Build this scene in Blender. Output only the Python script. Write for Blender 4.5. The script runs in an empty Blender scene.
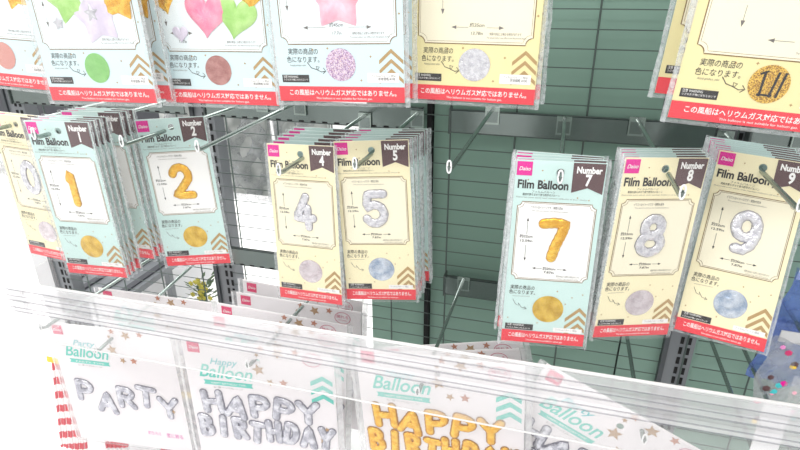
import bpy, math, random
from math import sin, cos, pi, radians as RD, sqrt, hypot
from mathutils import Matrix, Vector
from mathutils.geometry import tessellate_polygon
S = bpy.context.scene
COL = S.collection
ZC = 1.5                      # eye height; hooks, rails and packs are given relative to it

# ---------------------------------------------------------------- camera
cd = bpy.data.cameras.new('camera'); cam = bpy.data.objects.new('camera', cd); COL.objects.link(cam)
cd.sensor_width = 36; cd.lens = 559.12 * 36 / 800; cd.clip_start = .01
cam.matrix_world = Matrix(((0.96140738, -0.10790212, 0.25308689, 0),
                           (0.27511456, 0.38638414, -0.88035179, -1.128),
                           (-0.00279693, 0.9160046, 0.40115801, ZC), (0, 0, 0, 1)))
S.camera = cam
# ---------------------------------------------------------------- world, lights, exposure
w = bpy.data.worlds.new('shop_light'); S.world = w; w.use_nodes = True
bg = w.node_tree.nodes['Background']; bg.inputs[0].default_value = (1, .99, .985, 1); bg.inputs[1].default_value = 1.0

def area(name, loc, rot, sx, sy, power, col=(1, .985, .97)):
    l = bpy.data.lights.new(name, 'AREA'); l.shape = 'RECTANGLE'; l.size = sx; l.size_y = sy; l.energy = power; l.color = col
    o = bpy.data.objects.new(name, l); COL.objects.link(o); o.location = loc; o.rotation_euler = rot
    return o
area('ceiling_tube_light', (-.4, -1.7, 2.9), (RD(28), 0, 0), 3.2, .35, 40)
area('ceiling_tube_light', (-3.2, .9, 2.9), (0, 0, 0), 2.6, 2.6, 190)
area('ceiling_tube_light', (-.6, 1.5, 2.9), (0, 0, 0), 3.0, 1.6, 70)
S.view_settings.view_transform = 'Standard'; S.view_settings.look = 'None'
S.view_settings.gamma = 1; S.view_settings.use_curve_mapping = False
S.view_settings.exposure = -0.13
S.cycles.transparent_max_bounces = 40
S.cycles.max_bounces = 8

# ---------------------------------------------------------------- materials
MT = {}
def srgb(c):
    f = lambda v: (v / 12.92 if v <= .04045 else ((v + .055) / 1.055) ** 2.4)
    return tuple(f(x / 255) for x in c) + (1,)
def mat(name, col, rough=.5, metal=0, spec=.5, bump=0, bscale=60, noise=None, trans=0):
    if name in MT: return MT[name]
    m = bpy.data.materials.new(name); m.use_nodes = True; nt = m.node_tree; N = nt.nodes; L = nt.links
    p = N['Principled BSDF']; p.inputs['Base Color'].default_value = srgb(col)
    p.inputs['Roughness'].default_value = rough; p.inputs['Metallic'].default_value = metal
    p.inputs['Specular IOR Level'].default_value = spec
    if bump or noise:
        tc = N.new('ShaderNodeTexCoord')
        nz = N.new('ShaderNodeTexNoise'); nz.inputs['Scale'].default_value = bscale; nz.inputs['Detail'].default_value = 3
        L.new(tc.outputs['Object'], nz.inputs['Vector'])
        if bump:
            b = N.new('ShaderNodeBump'); b.inputs['Strength'].default_value = bump; b.inputs['Distance'].default_value = .004
            L.new(nz.outputs['Fac'], b.inputs['Height']); L.new(b.outputs['Normal'], p.inputs['Normal'])
        if noise:
            r = N.new('ShaderNodeValToRGB'); r.color_ramp.elements[0].color = srgb(col); r.color_ramp.elements[1].color = srgb(noise)
            r.color_ramp.elements[0].position = .38; r.color_ramp.elements[1].position = .62
            L.new(nz.outputs['Fac'], r.inputs[0]); L.new(r.outputs[0], p.inputs['Base Color'])
    MT[name] = m; return m
def clear(name, fac, col=(245, 246, 248), rough=.12, edge=.35, bump=.3, bscale=45, vary=0, tint=(252, 252, 252), metal=0):
    """clear film or acrylic: mostly see-through, with a white-grey sheen that grows at grazing angles"""
    if name in MT: return MT[name]
    m = bpy.data.materials.new(name); m.use_nodes = True; nt = m.node_tree; N = nt.nodes; L = nt.links
    N.remove(N['Principled BSDF'])
    t = N.new('ShaderNodeBsdfTransparent'); t.inputs[0].default_value = srgb(tint)
    p = N.new('ShaderNodeBsdfPrincipled'); p.inputs['Base Color'].default_value = srgb(col); p.inputs['Roughness'].default_value = rough
    p.inputs['Metallic'].default_value = metal
    mx = N.new('ShaderNodeMixShader'); lw = N.new('ShaderNodeLayerWeight'); lw.inputs[0].default_value = .35
    ma = N.new('ShaderNodeMath'); ma.operation = 'MULTIPLY_ADD'; ma.inputs[1].default_value = edge; ma.inputs[2].default_value = fac
    ma.use_clamp = True
    tc = N.new('ShaderNodeTexCoord'); nz = N.new('ShaderNodeTexNoise'); nz.inputs['Scale'].default_value = bscale; nz.inputs['Detail'].default_value = 4
    L.new(tc.outputs['Object'], nz.inputs['Vector'])
    b = N.new('ShaderNodeBump'); b.inputs['Strength'].default_value = bump; b.inputs['Distance'].default_value = .004
    L.new(nz.outputs['Fac'], b.inputs['Height']); L.new(b.outputs['Normal'], p.inputs['Normal'])
    L.new(lw.outputs['Facing'], ma.inputs[0])
    src = ma.outputs[0]
    if vary:
        m2 = N.new('ShaderNodeMath'); m2.operation = 'MULTIPLY_ADD'; m2.inputs[1].default_value = vary * 2; m2.inputs[2].default_value = -vary
        L.new(nz.outputs['Fac'], m2.inputs[0])
        m3 = N.new('ShaderNodeMath'); m3.operation = 'ADD'; m3.use_clamp = True
        L.new(src, m3.inputs[0]); L.new(m2.outputs[0], m3.inputs[1]); src = m3.outputs[0]
    L.new(src, mx.inputs[0]); L.new(t.outputs[0], mx.inputs[1]); L.new(p.outputs[0], mx.inputs[2])
    L.new(mx.outputs[0], N['Material Output'].inputs[0])
    MT[name] = m; return m
def glitter(name, cols, scale):
    m = bpy.data.materials.new(name); m.use_nodes = True; nt = m.node_tree; N = nt.nodes; L = nt.links
    p = N['Principled BSDF']; p.inputs['Roughness'].default_value = .45
    tc = N.new('ShaderNodeTexCoord'); v = N.new('ShaderNodeTexVoronoi'); v.inputs['Scale'].default_value = scale
    r = N.new('ShaderNodeValToRGB'); r.color_ramp.interpolation = 'CONSTANT'
    el = r.color_ramp.elements
    for i, c in enumerate(cols):
        e = el[i] if i < 2 else el.new(i / len(cols))
        e.position = i / len(cols); e.color = srgb(c)
    L.new(tc.outputs['Object'], v.inputs['Vector']); L.new(v.outputs['Color'], r.inputs[0]); L.new(r.outputs[0], p.inputs['Base Color'])
    MT[name] = m; return m
def stripes(name, c1, c2, freq, tilt):
    m = bpy.data.materials.new(name); m.use_nodes = True; nt = m.node_tree; N = nt.nodes; L = nt.links
    p = N['Principled BSDF']; p.inputs['Roughness'].default_value = .5
    tc = N.new('ShaderNodeTexCoord'); wv = N.new('ShaderNodeTexWave'); wv.bands_direction = 'Z'; wv.inputs['Scale'].default_value = freq
    mp = N.new('ShaderNodeMapping'); mp.inputs['Rotation'].default_value = (0, tilt, 0)
    r = N.new('ShaderNodeValToRGB'); r.color_ramp.interpolation = 'CONSTANT'; r.color_ramp.elements[0].color = srgb(c1)
    r.color_ramp.elements[1].color = srgb(c2); r.color_ramp.elements[1].position = .5
    L.new(tc.outputs['Object'], mp.inputs[0]); L.new(mp.outputs[0], wv.inputs['Vector']); L.new(wv.outputs['Fac'], r.inputs[0]); L.new(r.outputs[0], p.inputs['Base Color'])
    MT[name] = m; return m
SP = .25
mat('mint', (205, 232, 228), .55, spec=SP); mat('cream', (248, 239, 200), .55, spec=SP)
mat('paleblue', (214, 236, 240), .55, spec=SP); mat('yellow', (240, 230, 174), .55, spec=SP)
mat('white', (250, 250, 248), .55, spec=SP); mat('panelblue', (236, 246, 248), .55, spec=SP); mat('ivory', (247, 241, 216), .55, spec=SP); mat('red', (234, 58, 72), .5, spec=SP)
mat('bagwhite', (243, 238, 241), .55, spec=SP); mat('magenta', (226, 22, 150), .5, spec=SP); mat('crimson', (222, 28, 100), .5, spec=SP); mat('brown', (92, 66, 68), .5, spec=SP)
mat('ink', (40, 38, 38), .5, spec=SP); mat('grey', (120, 116, 112), .5, spec=SP); mat('goldline', (128, 98, 48), .4, spec=SP)
mat('tan', (182, 150, 98), .5, spec=SP); mat('teal', (95, 205, 190), .5, spec=SP); mat('tealdark', (70, 190, 195), .5, spec=SP)
mat('rosegold', (188, 120, 90), .35, .4); mat('bronze', (178, 140, 96), .35, .4); mat('pinktext', (235, 140, 200), .5)
mat('goldlight', (250, 220, 120), .3, .3)
mat('ring', (205, 45, 105), .5)
mat('goldfoil', (232, 170, 34), .26, .8, bump=.5, bscale=140, noise=(248, 204, 80))
mat('goldfoil_flat', (206, 162, 44), .32, .6, bump=1, bscale=60, noise=(236, 200, 84))
mat('silverfoil', (206, 206, 214), .24, .8, bump=.6, bscale=170, noise=(232, 232, 238))
mat('letterfoil', (168, 168, 180), .2, .85, bump=.9, bscale=80, noise=(222, 222, 230))
mat('silverdark', (128, 126, 142), .4, .3)
mat('golddark', (176, 122, 34), .4, .3)
mat('bluefoil', (158, 176, 200), .25, .7, bump=.8, bscale=70, noise=(215, 224, 236))
mat('pinksilver', (204, 192, 198), .25, .7, bump=.8, bscale=70, noise=(226, 218, 222))
mat('pinkfoil', (250, 176, 196), .4, .15, bump=.5, bscale=50, noise=(255, 206, 220))
mat('rosefoil', (246, 132, 166), .4, .15, bump=.5, bscale=50, noise=(252, 168, 192))
mat('greenfoil', (158, 212, 108), .4, .15, bump=.5, bscale=50, noise=(186, 228, 140))
mat('greenswatch', (118, 186, 96), .45, .1, bump=.4, bscale=60, noise=(136, 200, 112))
mat('lavfoil', (216, 206, 226), .35, .3, bump=.5, bscale=50, noise=(232, 224, 240))
mat('greyfoil', (186, 186, 192), .35, .4, bump=.5, bscale=50, noise=(206, 206, 212))
mat('rosebrown', (158, 96, 92), .3, .4, bump=1, bscale=60, noise=(190, 136, 130))
mat('peach', (216, 150, 140), .4, .2, bump=.6, bscale=60)
glitter('confetti', [(176, 140, 180), (216, 194, 220), (150, 112, 160), (230, 216, 222), (204, 164, 176)], 900)
glitter('goldglitter', [(196, 150, 40), (230, 190, 80), (150, 104, 26), (214, 170, 60)], 900)
clear('sleeve', .05, bump=.5, bscale=30, edge=.18, rough=.1)
clear('sleeve_edge', .26, bump=1, bscale=110, edge=.3, vary=.35, rough=.15, col=(226, 232, 234))
clear('bagfilm', .06, bump=.6, bscale=22, edge=.2, rough=.12)
clear('acrylic', .10, bump=.05, bscale=8, edge=.12, rough=.06, col=(250, 250, 252))
clear('acrylic_milky', .24, bump=.05, bscale=8, edge=.35, rough=.1, col=(250, 250, 252))
clear('acrylic_edge', .6, bump=.05, edge=.1, rough=.1, col=(255, 255, 255))
clear('acrylic_band', .95, bump=.05, edge=.1, rough=.15, col=(250, 250, 252))
clear('acrylic_shade', .24, bump=.05, edge=.2, rough=.1, col=(140, 142, 152))  # grey colour for the dark refraction lines of the clear ribs
clear('bluefilm', .30, bump=1, bscale=26, edge=.3, rough=.15, col=(130, 160, 235), tint=(222, 228, 250), vary=.4)
clear('greyfilm', .3, bump=1, bscale=26, edge=.25, rough=.2, col=(190, 194, 198), vary=.5)
mat('chrome', (205, 208, 206), .18, .95); mat('wire', (92, 104, 100), .4, .6); mat('hook_reflectgreen', (158, 170, 165), .22, .85)  # hook wire is chrome; reflected green is mixed into its colour
mat('upright', (120, 124, 128), .45, .3); mat('uprightdark', (74, 78, 82), .5, .3); mat('slot', (12, 12, 14), .8)
mat('rail', (122, 132, 130), .2, .9, bump=.06, bscale=6)
mat('raildark', (86, 94, 92), .4, .6)
mat('board', (128, 157, 144), .6, spec=.3, noise=(134, 163, 150), bscale=3)
mat('tip', (246, 246, 248), .25); mat('floortile', (244, 244, 244), .3, noise=(238, 238, 238), bscale=2)
mat('darkgrey', (66, 68, 74), .6); mat('palegrey', (205, 206, 208), .5); mat('mottled', (150, 155, 152), .5, noise=(206, 208, 206), bscale=16)
mat('darkred', (120, 30, 44), .5); mat('leaf', (60, 84, 50), .6); mat('petal', (176, 168, 66), .6)
mat('strawyellow', (246, 206, 70), .5)
stripes('strawred', (222, 50, 70), (252, 246, 246), 8, .35)
stripes('strawgrey', (70, 72, 84), (214, 200, 204), 12, -.4)

# ---------------------------------------------------------------- mesh builder
TC = {}
def text_geo(body, off=0, bev=0, res=2, align='LEFT', spacing=1, shear=0, line=1):
    key = (body, off, bev, align, spacing, shear, line)
    if key in TC: return TC[key]
    c = bpy.data.curves.new('t', 'FONT'); c.body = body; c.size = 1; c.offset = off; c.resolution_u = 3
    c.align_x = align; c.space_character = spacing; c.shear = shear; c.space_line = line
    if bev: c.bevel_depth = bev; c.bevel_resolution = 3
    o = bpy.data.objects.new('t', c); COL.objects.link(o)
    dg = bpy.context.evaluated_depsgraph_get(); dg.update()
    me = o.evaluated_get(dg).to_mesh()
    v = [tuple(q.co) for q in me.vertices]; f = [tuple(p.vertices) for p in me.polygons]
    o.evaluated_get(dg).to_mesh_clear(); bpy.data.objects.remove(o); bpy.data.curves.remove(c)
    TC[key] = (v, f); return v, f
class MB:
    def __init__(s): s.v = []; s.f = []; s.m = []; s.mats = []; s.sm = []
    def mi(s, m):
        if m not in s.mats: s.mats.append(m)
        return s.mats.index(m)
    def add(s, v, f, m, smooth=False):
        b = len(s.v); s.v += [tuple(q) for q in v]; k = s.mi(m)
        for q in f: s.f.append(tuple(b + i for i in q)); s.m.append(k); s.sm.append(smooth)
        return s
    def box(s, x0, x1, y0, y1, z0, z1, m):
        v = [(x, y, z) for x in (x0, x1) for y in (y0, y1) for z in (z0, z1)]
        return s.add(v, [(0, 1, 3, 2), (4, 6, 7, 5), (0, 4, 5, 1), (2, 3, 7, 6), (0, 2, 6, 4), (1, 5, 7, 3)], m)
    def poly(s, pts, y, m):                         # flat outline in the x-z plane
        t = tessellate_polygon([[Vector((p[0], p[1], 0)) for p in pts]])
        return s.add([(p[0], y, p[1]) for p in pts], [tuple(q) for q in t], m)
    def rect(s, x0, x1, z0, z1, y, m): return s.poly([(x0, z0), (x1, z0), (x1, z1), (x0, z1)], y, m)
    def line(s, pts, wd, y, m, closed=False):
        n = len(pts); v = []; f = []
        for i in range(n):
            a = pts[(i - 1) % n] if closed or i else pts[i]; b = pts[(i + 1) % n] if closed or i < n - 1 else pts[i]
            dx, dz = b[0] - a[0], b[1] - a[1]; l = hypot(dx, dz) or 1
            nx, nz = -dz / l * wd / 2, dx / l * wd / 2; p = pts[i]
            v += [(p[0] + nx, y, p[1] + nz), (p[0] - nx, y, p[1] - nz)]
        for i in range(n if closed else n - 1):
            j = (i + 1) % n; f.append((2 * i, 2 * i + 1, 2 * j + 1, 2 * j))
        return s.add(v, f, m)
    def disc(s, cx, cz, r, y, m, n=36, rz=None):
        return s.poly([(cx + r * cos(2 * pi * i / n), cz + (rz or r) * sin(2 * pi * i / n)) for i in range(n)], y, m)
    def tube(s, path, r, m, n=8, cap=True):
        v = []; f = []; P = [Vector(p) for p in path]; up = None
        for i, p in enumerate(P):
            d = (P[min(i + 1, len(P) - 1)] - P[max(i - 1, 0)]).normalized()
            if up is None: up = Vector((0, 0, 1)) if abs(d.z) < .9 else Vector((1, 0, 0))
            a = (up - d * up.dot(d)).normalized(); b = d.cross(a); up = a
            for k in range(n):
                t = 2 * pi * k / n; v.append(tuple(p + (a * cos(t) + b * sin(t)) * r))
        for i in range(len(P) - 1):
            for k in range(n):
                f.append((i * n + k, i * n + (k + 1) % n, (i + 1) * n + (k + 1) % n, (i + 1) * n + k))
        if cap: f += [tuple(range(n)), tuple((len(P) - 1) * n + k for k in range(n))[::-1]]
        return s.add(v, f, m, True)
    def text(s, body, x, z, size, m, y=-.0006, sx=1, off=0, bev=0, align='LEFT', rot=0, spacing=1, shear=0, line=1, fit=None, smooth=False, dz=0):
        v, f = text_geo(body, off, bev, 2, align, spacing, shear, line)
        if not v: return s
        if fit:
            wd = max(q[0] for q in v) - min(q[0] for q in v); sx = fit / (wd * size)
        c, sn = cos(rot), sin(rot); o = []
        for q in v:
            a, b = q[0] * size * sx, q[1] * size
            o.append((x + a * c - b * sn, y - q[2] * size * (1 if not dz else dz), z + a * sn + b * c))
        return s.add(o, f, m, smooth)
    def puff(s, fn, cx, cz, r, h, m, y=-.0006, n=60, rings=6, rot=0, squash=1):   # inflated foil shape from a radial outline
        v = [(cx, y - h, cz)]; f = []
        for k in range(1, rings + 1):
            t = k / rings
            for i in range(n):
                a = 2 * pi * i / n; q = fn(a) * r * t
                wob = 1 + .12 * sin(a * 9 + k) * t
                v.append((cx + q * cos(a + rot), y - h * sqrt(max(0, 1 - t * t)) * wob, cz + q * sin(a + rot) * squash))
        for i in range(n): f.append((0, 1 + i, 1 + (i + 1) % n))
        for k in range(rings - 1):
            for i in range(n):
                a = 1 + k * n + i; b = 1 + k * n + (i + 1) % n; f.append((a, a + n, b + n, b))
        return s.add(v, f, m, True)
    def build(s, name, parent=None, loc=None):
        me = bpy.data.meshes.new(name); me.from_pydata(s.v, [], s.f); me.update()
        for m in s.mats: me.materials.append(MT[m])
        me.polygons.foreach_set('material_index', s.m); me.polygons.foreach_set('use_smooth', s.sm)
        o = bpy.data.objects.new(name, me); COL.objects.link(o)
        if parent: o.parent = parent
        if loc: o.location = loc
        return o
def tag(o, label=None, cat=None, group=None, kind=None):
    for k, v in (('label', label), ('category', cat), ('group', group), ('kind', kind)):
        if v: o[k] = v
    return o
def empty(name, loc=(0, 0, 0)):
    o = bpy.data.objects.new(name, None); COL.objects.link(o); o.location = loc; o.empty_display_size = .05; return o
def copy_tree(o, parent=None):
    c = o.copy(); COL.objects.link(c)
    if parent: c.parent = parent
    for ch in list(o.children): copy_tree(ch, c)
    return c
def rot3(yaw, tilt, roll):
    a, b, c = RD(yaw), RD(tilt), RD(roll)
    return Matrix.Rotation(a, 4, 'Z') @ Matrix.Rotation(b, 4, 'X') @ Matrix.Rotation(c, 4, 'Y')
def place(o, loc, yaw=0, tilt=0, roll=0):
    o.matrix_world = Matrix.Translation((loc[0], loc[1], loc[2] + ZC)) @ rot3(yaw, tilt, roll)
def star_r(points=5, inner=.5, phase=pi / 2):
    def fn(a):
        t = ((a - phase) * points / (2 * pi)) % 1; t = abs(t - .5) * 2      # 1 at the tip
        al = pi / points; tt = (1 - t) * al
        rr = inner * sin(al) / (sin(al - tt) * 1.0 * inner / 1 + 0) if False else None
        # straight edge between tip (1,0) and notch (inner at angle al)
        x2, z2 = inner * cos(al), inner * sin(al)
        d = (1 * z2) / (cos(tt) * z2 + sin(tt) * (1 - x2))
        return d
    return fn
def heart_r(a):
    # ray against a parametric heart, sampled
    return HR[int(round((a % (2 * pi)) / (2 * pi) * 360)) % 360]
HR = [0] * 360
for _i in range(7200):
    _t = 2 * pi * _i / 7200
    _x = 16 * sin(_t) ** 3 / 17; _z = (13 * cos(_t) - 5 * cos(2 * _t) - 2 * cos(3 * _t) - cos(4 * _t)) / 17 + .1
    HR[int(round((math.atan2(_z, _x) % (2 * pi)) / (2 * pi) * 360)) % 360] = hypot(_x, _z)
circ = lambda a: 1
def _arc(cx, cz, rx, rz, a0, a1, n=12): return [(cx + rx * cos(RD(a0 + (a1 - a0) * i / n)), cz + rz * sin(RD(a0 + (a1 - a0) * i / n))) for i in range(n + 1)]
GLYPH = {                                       # strokes in a unit box, tube radius is added outside them
 '0': [_arc(.5, .5, .5, .5, 90, 450, 28)], '1': [[(.1, .80), (.45, 1), (.5, .96), (.5, .5), (.5, 0)]],
 '2': [_arc(.47, .70, .45, .30, 165, -25, 14) + [(.62, .38), (.3, .16), (.04, .02), (.5, 0), (1, 0)]],
 '4': [[(.62, 1), (.3, .62), (.02, .30), (.5, .28), (1, .30)], [(.70, .62), (.70, .3), (.72, 0)]],
 '5': [[(.95, 1), (.5, 1), (.12, .98), (.08, .75), (.06, .54)] + _arc(.46, .33, .50, .31, 118, -150, 18)],
 '7': [[(.02, .96), (.5, 1), (.97, .97), (.85, .7), (.62, .32), (.5, 0)]],
 '8': [_arc(.5, .75, .40, .25, -90, 270, 20), _arc(.5, .26, .5, .26, 90, 450, 22)],
 '9': [_arc(.46, .68, .44, .32, 0, 360, 22), [(.9, .68), (.9, .45), (.78, .16), (.52, 0), (.2, .02)]],
 'P': [[(.1, 0), (.1, .5), (.1, 1)], [(.1, 1), (.45, 1)] + _arc(.5, .73, .42, .26, 85, -85, 8) + [(.15, .46)]],
 'A': [[(0, 0), (.25, .5), (.5, 1), (.75, .5), (1, 0)], [(.22, .36), (.78, .36)]],
 'R': [[(.1, 0), (.1, .5), (.1, 1)], [(.1, 1), (.45, 1)] + _arc(.5, .75, .40, .24, 85, -85, 8) + [(.15, .5)], [(.45, .5), (.95, 0)]],
 'T': [[(0, 1), (.5, 1), (1, 1)], [(.5, 1), (.5, .5), (.5, 0)]], 'Y': [[(0, 1), (.5, .5)], [(1, 1), (.5, .5), (.5, 0)]],
 'H': [[(.05, 0), (.05, .5), (.05, 1)], [(.95, 0), (.95, .5), (.95, 1)], [(.05, .5), (.95, .5)]],
 'B': [[(.08, 0), (.08, .5), (.08, 1)], [(.08, 1), (.4, 1)] + _arc(.45, .77, .36, .22, 85, -85, 8) + [(.12, .54)], [(.4, .54)] + _arc(.48, .27, .46, .26, 85, -85, 8) + [(.12, 0)]],
 'I': [[(.5, 0), (.5, .5), (.5, 1)]], 'D': [[(.08, 0), (.08, .5), (.08, 1)], [(.08, 1), (.3, 1)] + _arc(.4, .5, .55, .5, 80, -80, 10) + [(.12, 0)]],
}
def balloon(m, ch, cx, cz, wd, hh, r, foil, line, y=-.0012, rot=0, depth=.4, lw=.0007):
    """foil letter or number: pillowy strokes of radius r inside a box wd x hh centred on cx, cz"""
    c, sn = cos(rot), sin(rot)
    def tr(p):
        a, b = (p[0] - .5) * (wd - 2 * r), (p[1] - .5) * (hh - 2 * r); return (cx + a * c - b * sn, cz + a * sn + b * c)
    for mt_, rr, yy, dp in ((line, r + lw, y + .0006, .02), (foil, r, y, depth)):
        for st in GLYPH[ch]:
            P = [Vector(tr(p)) for p in st]; Q = []
            for i in range(len(P) - 1):
                k = max(1, int((P[i + 1] - P[i]).length / (r * .45)))
                Q += [P[i].lerp(P[i + 1], j / k) for j in range(k)]
            Q.append(P[-1]); closed = (P[0] - P[-1]).length < 1e-6
            d0 = (Q[1] - Q[0]).normalized(); d1 = (Q[-1] - Q[-2]).normalized()
            rad = [1.0] * len(Q)
            for i in range(len(Q)): rad[i] = 1 + .05 * sin(i * 2.4)
            if not closed:
                Q = [Q[0] - d0 * rr * t for t in (.98, .8, .45)] + Q + [Q[-1] + d1 * rr * t for t in (.45, .8, .98)]
                rad = [.25, .62, .9] + rad + [.9, .62, .25]
            n = 12; v = []; f = []
            for i, p in enumerate(Q):
                d = (Q[min(i + 1, len(Q) - 1)] - Q[max(i - 1, 0)]).normalized()
                if closed and i in (0, len(Q) - 1): d = (Q[1] - Q[-2]).normalized()
                nx, nz = -d.y, d.x
                for k in range(n + 1):
                    t = pi * k / n; a = cos(t) * rr * rad[i]; h_ = sin(t) * rr * dp * rad[i]
                    v.append((p.x + nx * a, yy - h_, p.y + nz * a))
            for i in range(len(Q) - 1):
                for k in range(n): f.append((i * (n + 1) + k, i * (n + 1) + k + 1, (i + 1) * (n + 1) + k + 1, (i + 1) * (n + 1) + k))
            m.add(v, f, mt_, True)

# ================================================================= the setting
tag(MB().box(-7, 4, -4, 7, -.05, 0, 'floortile').build('floor'), kind='structure')

for nm, b in (('wall_back', (-7, 5, 6.9, 7)), ('wall_front', (-7, 5, -4.1, -4)), ('wall_left', (-7.1, -7, -4, 7)), ('wall_right', (5, 5.1, -4, 7))):
    tag(MB().box(b[0], b[1], b[2], b[3], 0, 3, 'white').build(nm), kind='structure')

# gondola: uprights, rails, mesh panels, green boards
UP = [-1.405, -.836, -.262, .284, .85]                 # left edge of each slotted upright
g = empty('gondola_shelf', (-.28, 0, 0))
tag(g, 'grey shop gondola with slotted uprights, wire mesh and green boards behind the packs', 'shelf unit')
def gpart(mb, name):
    o = mb.build(name, g); o.matrix_parent_inverse = Matrix.Translation((.28, 0, 0)); return o
for i, x in enumerate(UP):
    m = MB()
    if i == 2:                                  # mostly covered by the green board: only the slotted gap shows
        m.box(x - .004, x + .006, .005, .05, 0, 2.15, 'slot'); m.box(x + .006, x + .04, .031, .06, 0, 2.15, 'upright'); m.box(x - .03, x - .004, .031, .06, 0, 2.15, 'upright')
        gpart(m, 'slotted_upright'); continue
    z0, z1 = 0, 2.15; wdt = .052
    m.box(x, x + wdt, .012, .05, z0, z1, 'upright')
    m.box(x - .010, x, .006, .05, z0, z1, 'uprightdark')
    z = .9 if i else .3
    n = 0
    zz = .35
    while zz < 2.1:
        for dx in (.022, .037):
            m.box(x + dx, x + dx + .0065, .0105, .013, zz, zz + .017, 'slot')
        zz += .0265
    gpart(m, 'slotted_upright')
def mesh_panel(x0, x1):
    m = MB()
    z = .52
    while z < 2.12:
        m.tube([(x0, -.001, z), (x1, -.001, z)], .0011, 'wire', 5); z += .0345
    x = .051
    while x > x0: x -= .133
    x += .133
    while x < x1:
        m.tube([(x, .0025, .5), (x, .0025, 2.13)], .0019, 'wire', 6); x += .133
    gpart(m, 'wire_mesh_panel')
mesh_panel(UP[0] + .052, UP[1] - .01); mesh_panel(UP[1] + .052, UP[3] - .01); mesh_panel(UP[3] + .052, UP[4] - .01)
for a, b in ((-.405, -.268), (-.254, .274), (.336, .84)):
    gpart(MB().box(a, b, .022, .03, .2, 2.13, 'board'), 'green_back_board')
def hook_rail(x0, x1, zt):
    m = MB(); z = zt + ZC
    m.box(x0, x1, -.014, -.011, z - .044, z, 'rail')
    m.box(x0, x1, -.014, -.004, z - .001, z + .001, 'raildark'); m.box(x0, x1, -.014, -.004, z - .046, z - .044, 'raildark')
    x = x0 + .01
    while x < x1 - .02 and x1 < -.2:
        m.box(x, x + .012, -.0146, -.0138, z - .0445, z - .041, 'slot'); x += .028
    m.box(x0 - .004, x0, -.018, .01, z - .048, z + .004, 'raildark')
    gpart(m, 'hook_rail')
for a, b in zip(UP[:-1], UP[1:]):
    for zt in (-.241, -.625, .215): hook_rail(a + .050, b - .008, zt)
gpart(MB().box(UP[0], UP[-1] + .05, -.05, .05, .0, .12, 'upright'), 'base_plinth')

# ================================================================= hooks
def make_hook(base, tip, label, group='display hooks'):
    """wire peg: arm from the rail, turned-up end with a narrow oval loop"""
    h = empty('display_hook', (base[0], base[1], base[2] + ZC))
    bx_, by_, bz_ = base; d = Vector((tip[0] - bx_, tip[1] - by_, tip[2] - bz_))
    dn = d.normalized()
    m = MB()
    arm = [Vector((0, 0, 0)), d * .5, d - dn * .006, d + Vector((0, -.001, .003)), d + Vector((0, -.002, .008))]
    m.tube(arm, .0035, 'hook_reflectgreen' if tip[1] < -.3 else 'hook_reflectgreen', 8)
    m.build('arm', h)
    m = MB(); e = d + Vector((0, -.003, .007)); path = []
    for k in range(25):
        t = 2 * pi * k / 24; ca, sa = cos(t), sin(t)
        path.append(e + Vector((.0027 * ca, 0, .0088 * (abs(sa) ** .7) * (1 if sa >= 0 else -1))))
    m.tube(path, .0013, 'tip', 6, cap=False); m.build('end_loop', h)
    m = MB(); m.box(-.014, .014, -.004, .0, -.03, .006, 'hook_reflectgreen'); m.box(-.011, .011, -.0046, -.004, -.026, -.004, 'rail')
    m.build('bracket', h)
    tag(h, label, 'hook', group)
    return h
Y0 = -.016
for bx, bz, tip, lab in [
    (-.900, -.232, (-.915, -.424, -.229), 'display hook holding the number 0 balloon pack at the far left'),
    (-.768, -.226, (-.783, -.462, -.224), 'display hook holding the stack of number 1 balloon packs'),
    (-.637, -.238, (-.655, -.424, -.2365), 'display hook holding the mint number 2 balloon pack'),
    (-.545, -.240, (-.531, -.407, -.240), 'empty display hook between the number 2 and number 4 packs'),
    (-.396, -.262, (-.389, -.418, -.262), 'display hook holding the stack of number 4 packs'),
    (-.281, -.251, (-.279, -.392, -.2515), 'display hook holding the stack of number 5 packs'),
    (-.128, -.234, (-.139, -.395, -.2435), 'empty display hook between the number 5 and number 7 packs'),
    (.010, -.246, (.010, -.392, -.2455), 'display hook ending in front of the number 7 pack'),
    (.140, -.239, (.1525, -.424, -.2415), 'display hook holding the stack of number 8 packs'),
    (.291, -.255, (.290, -.392, -.2555), 'display hook holding the stack of number 9 packs at the right'),
]: make_hook((bx, Y0, bz), tip, lab)

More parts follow.
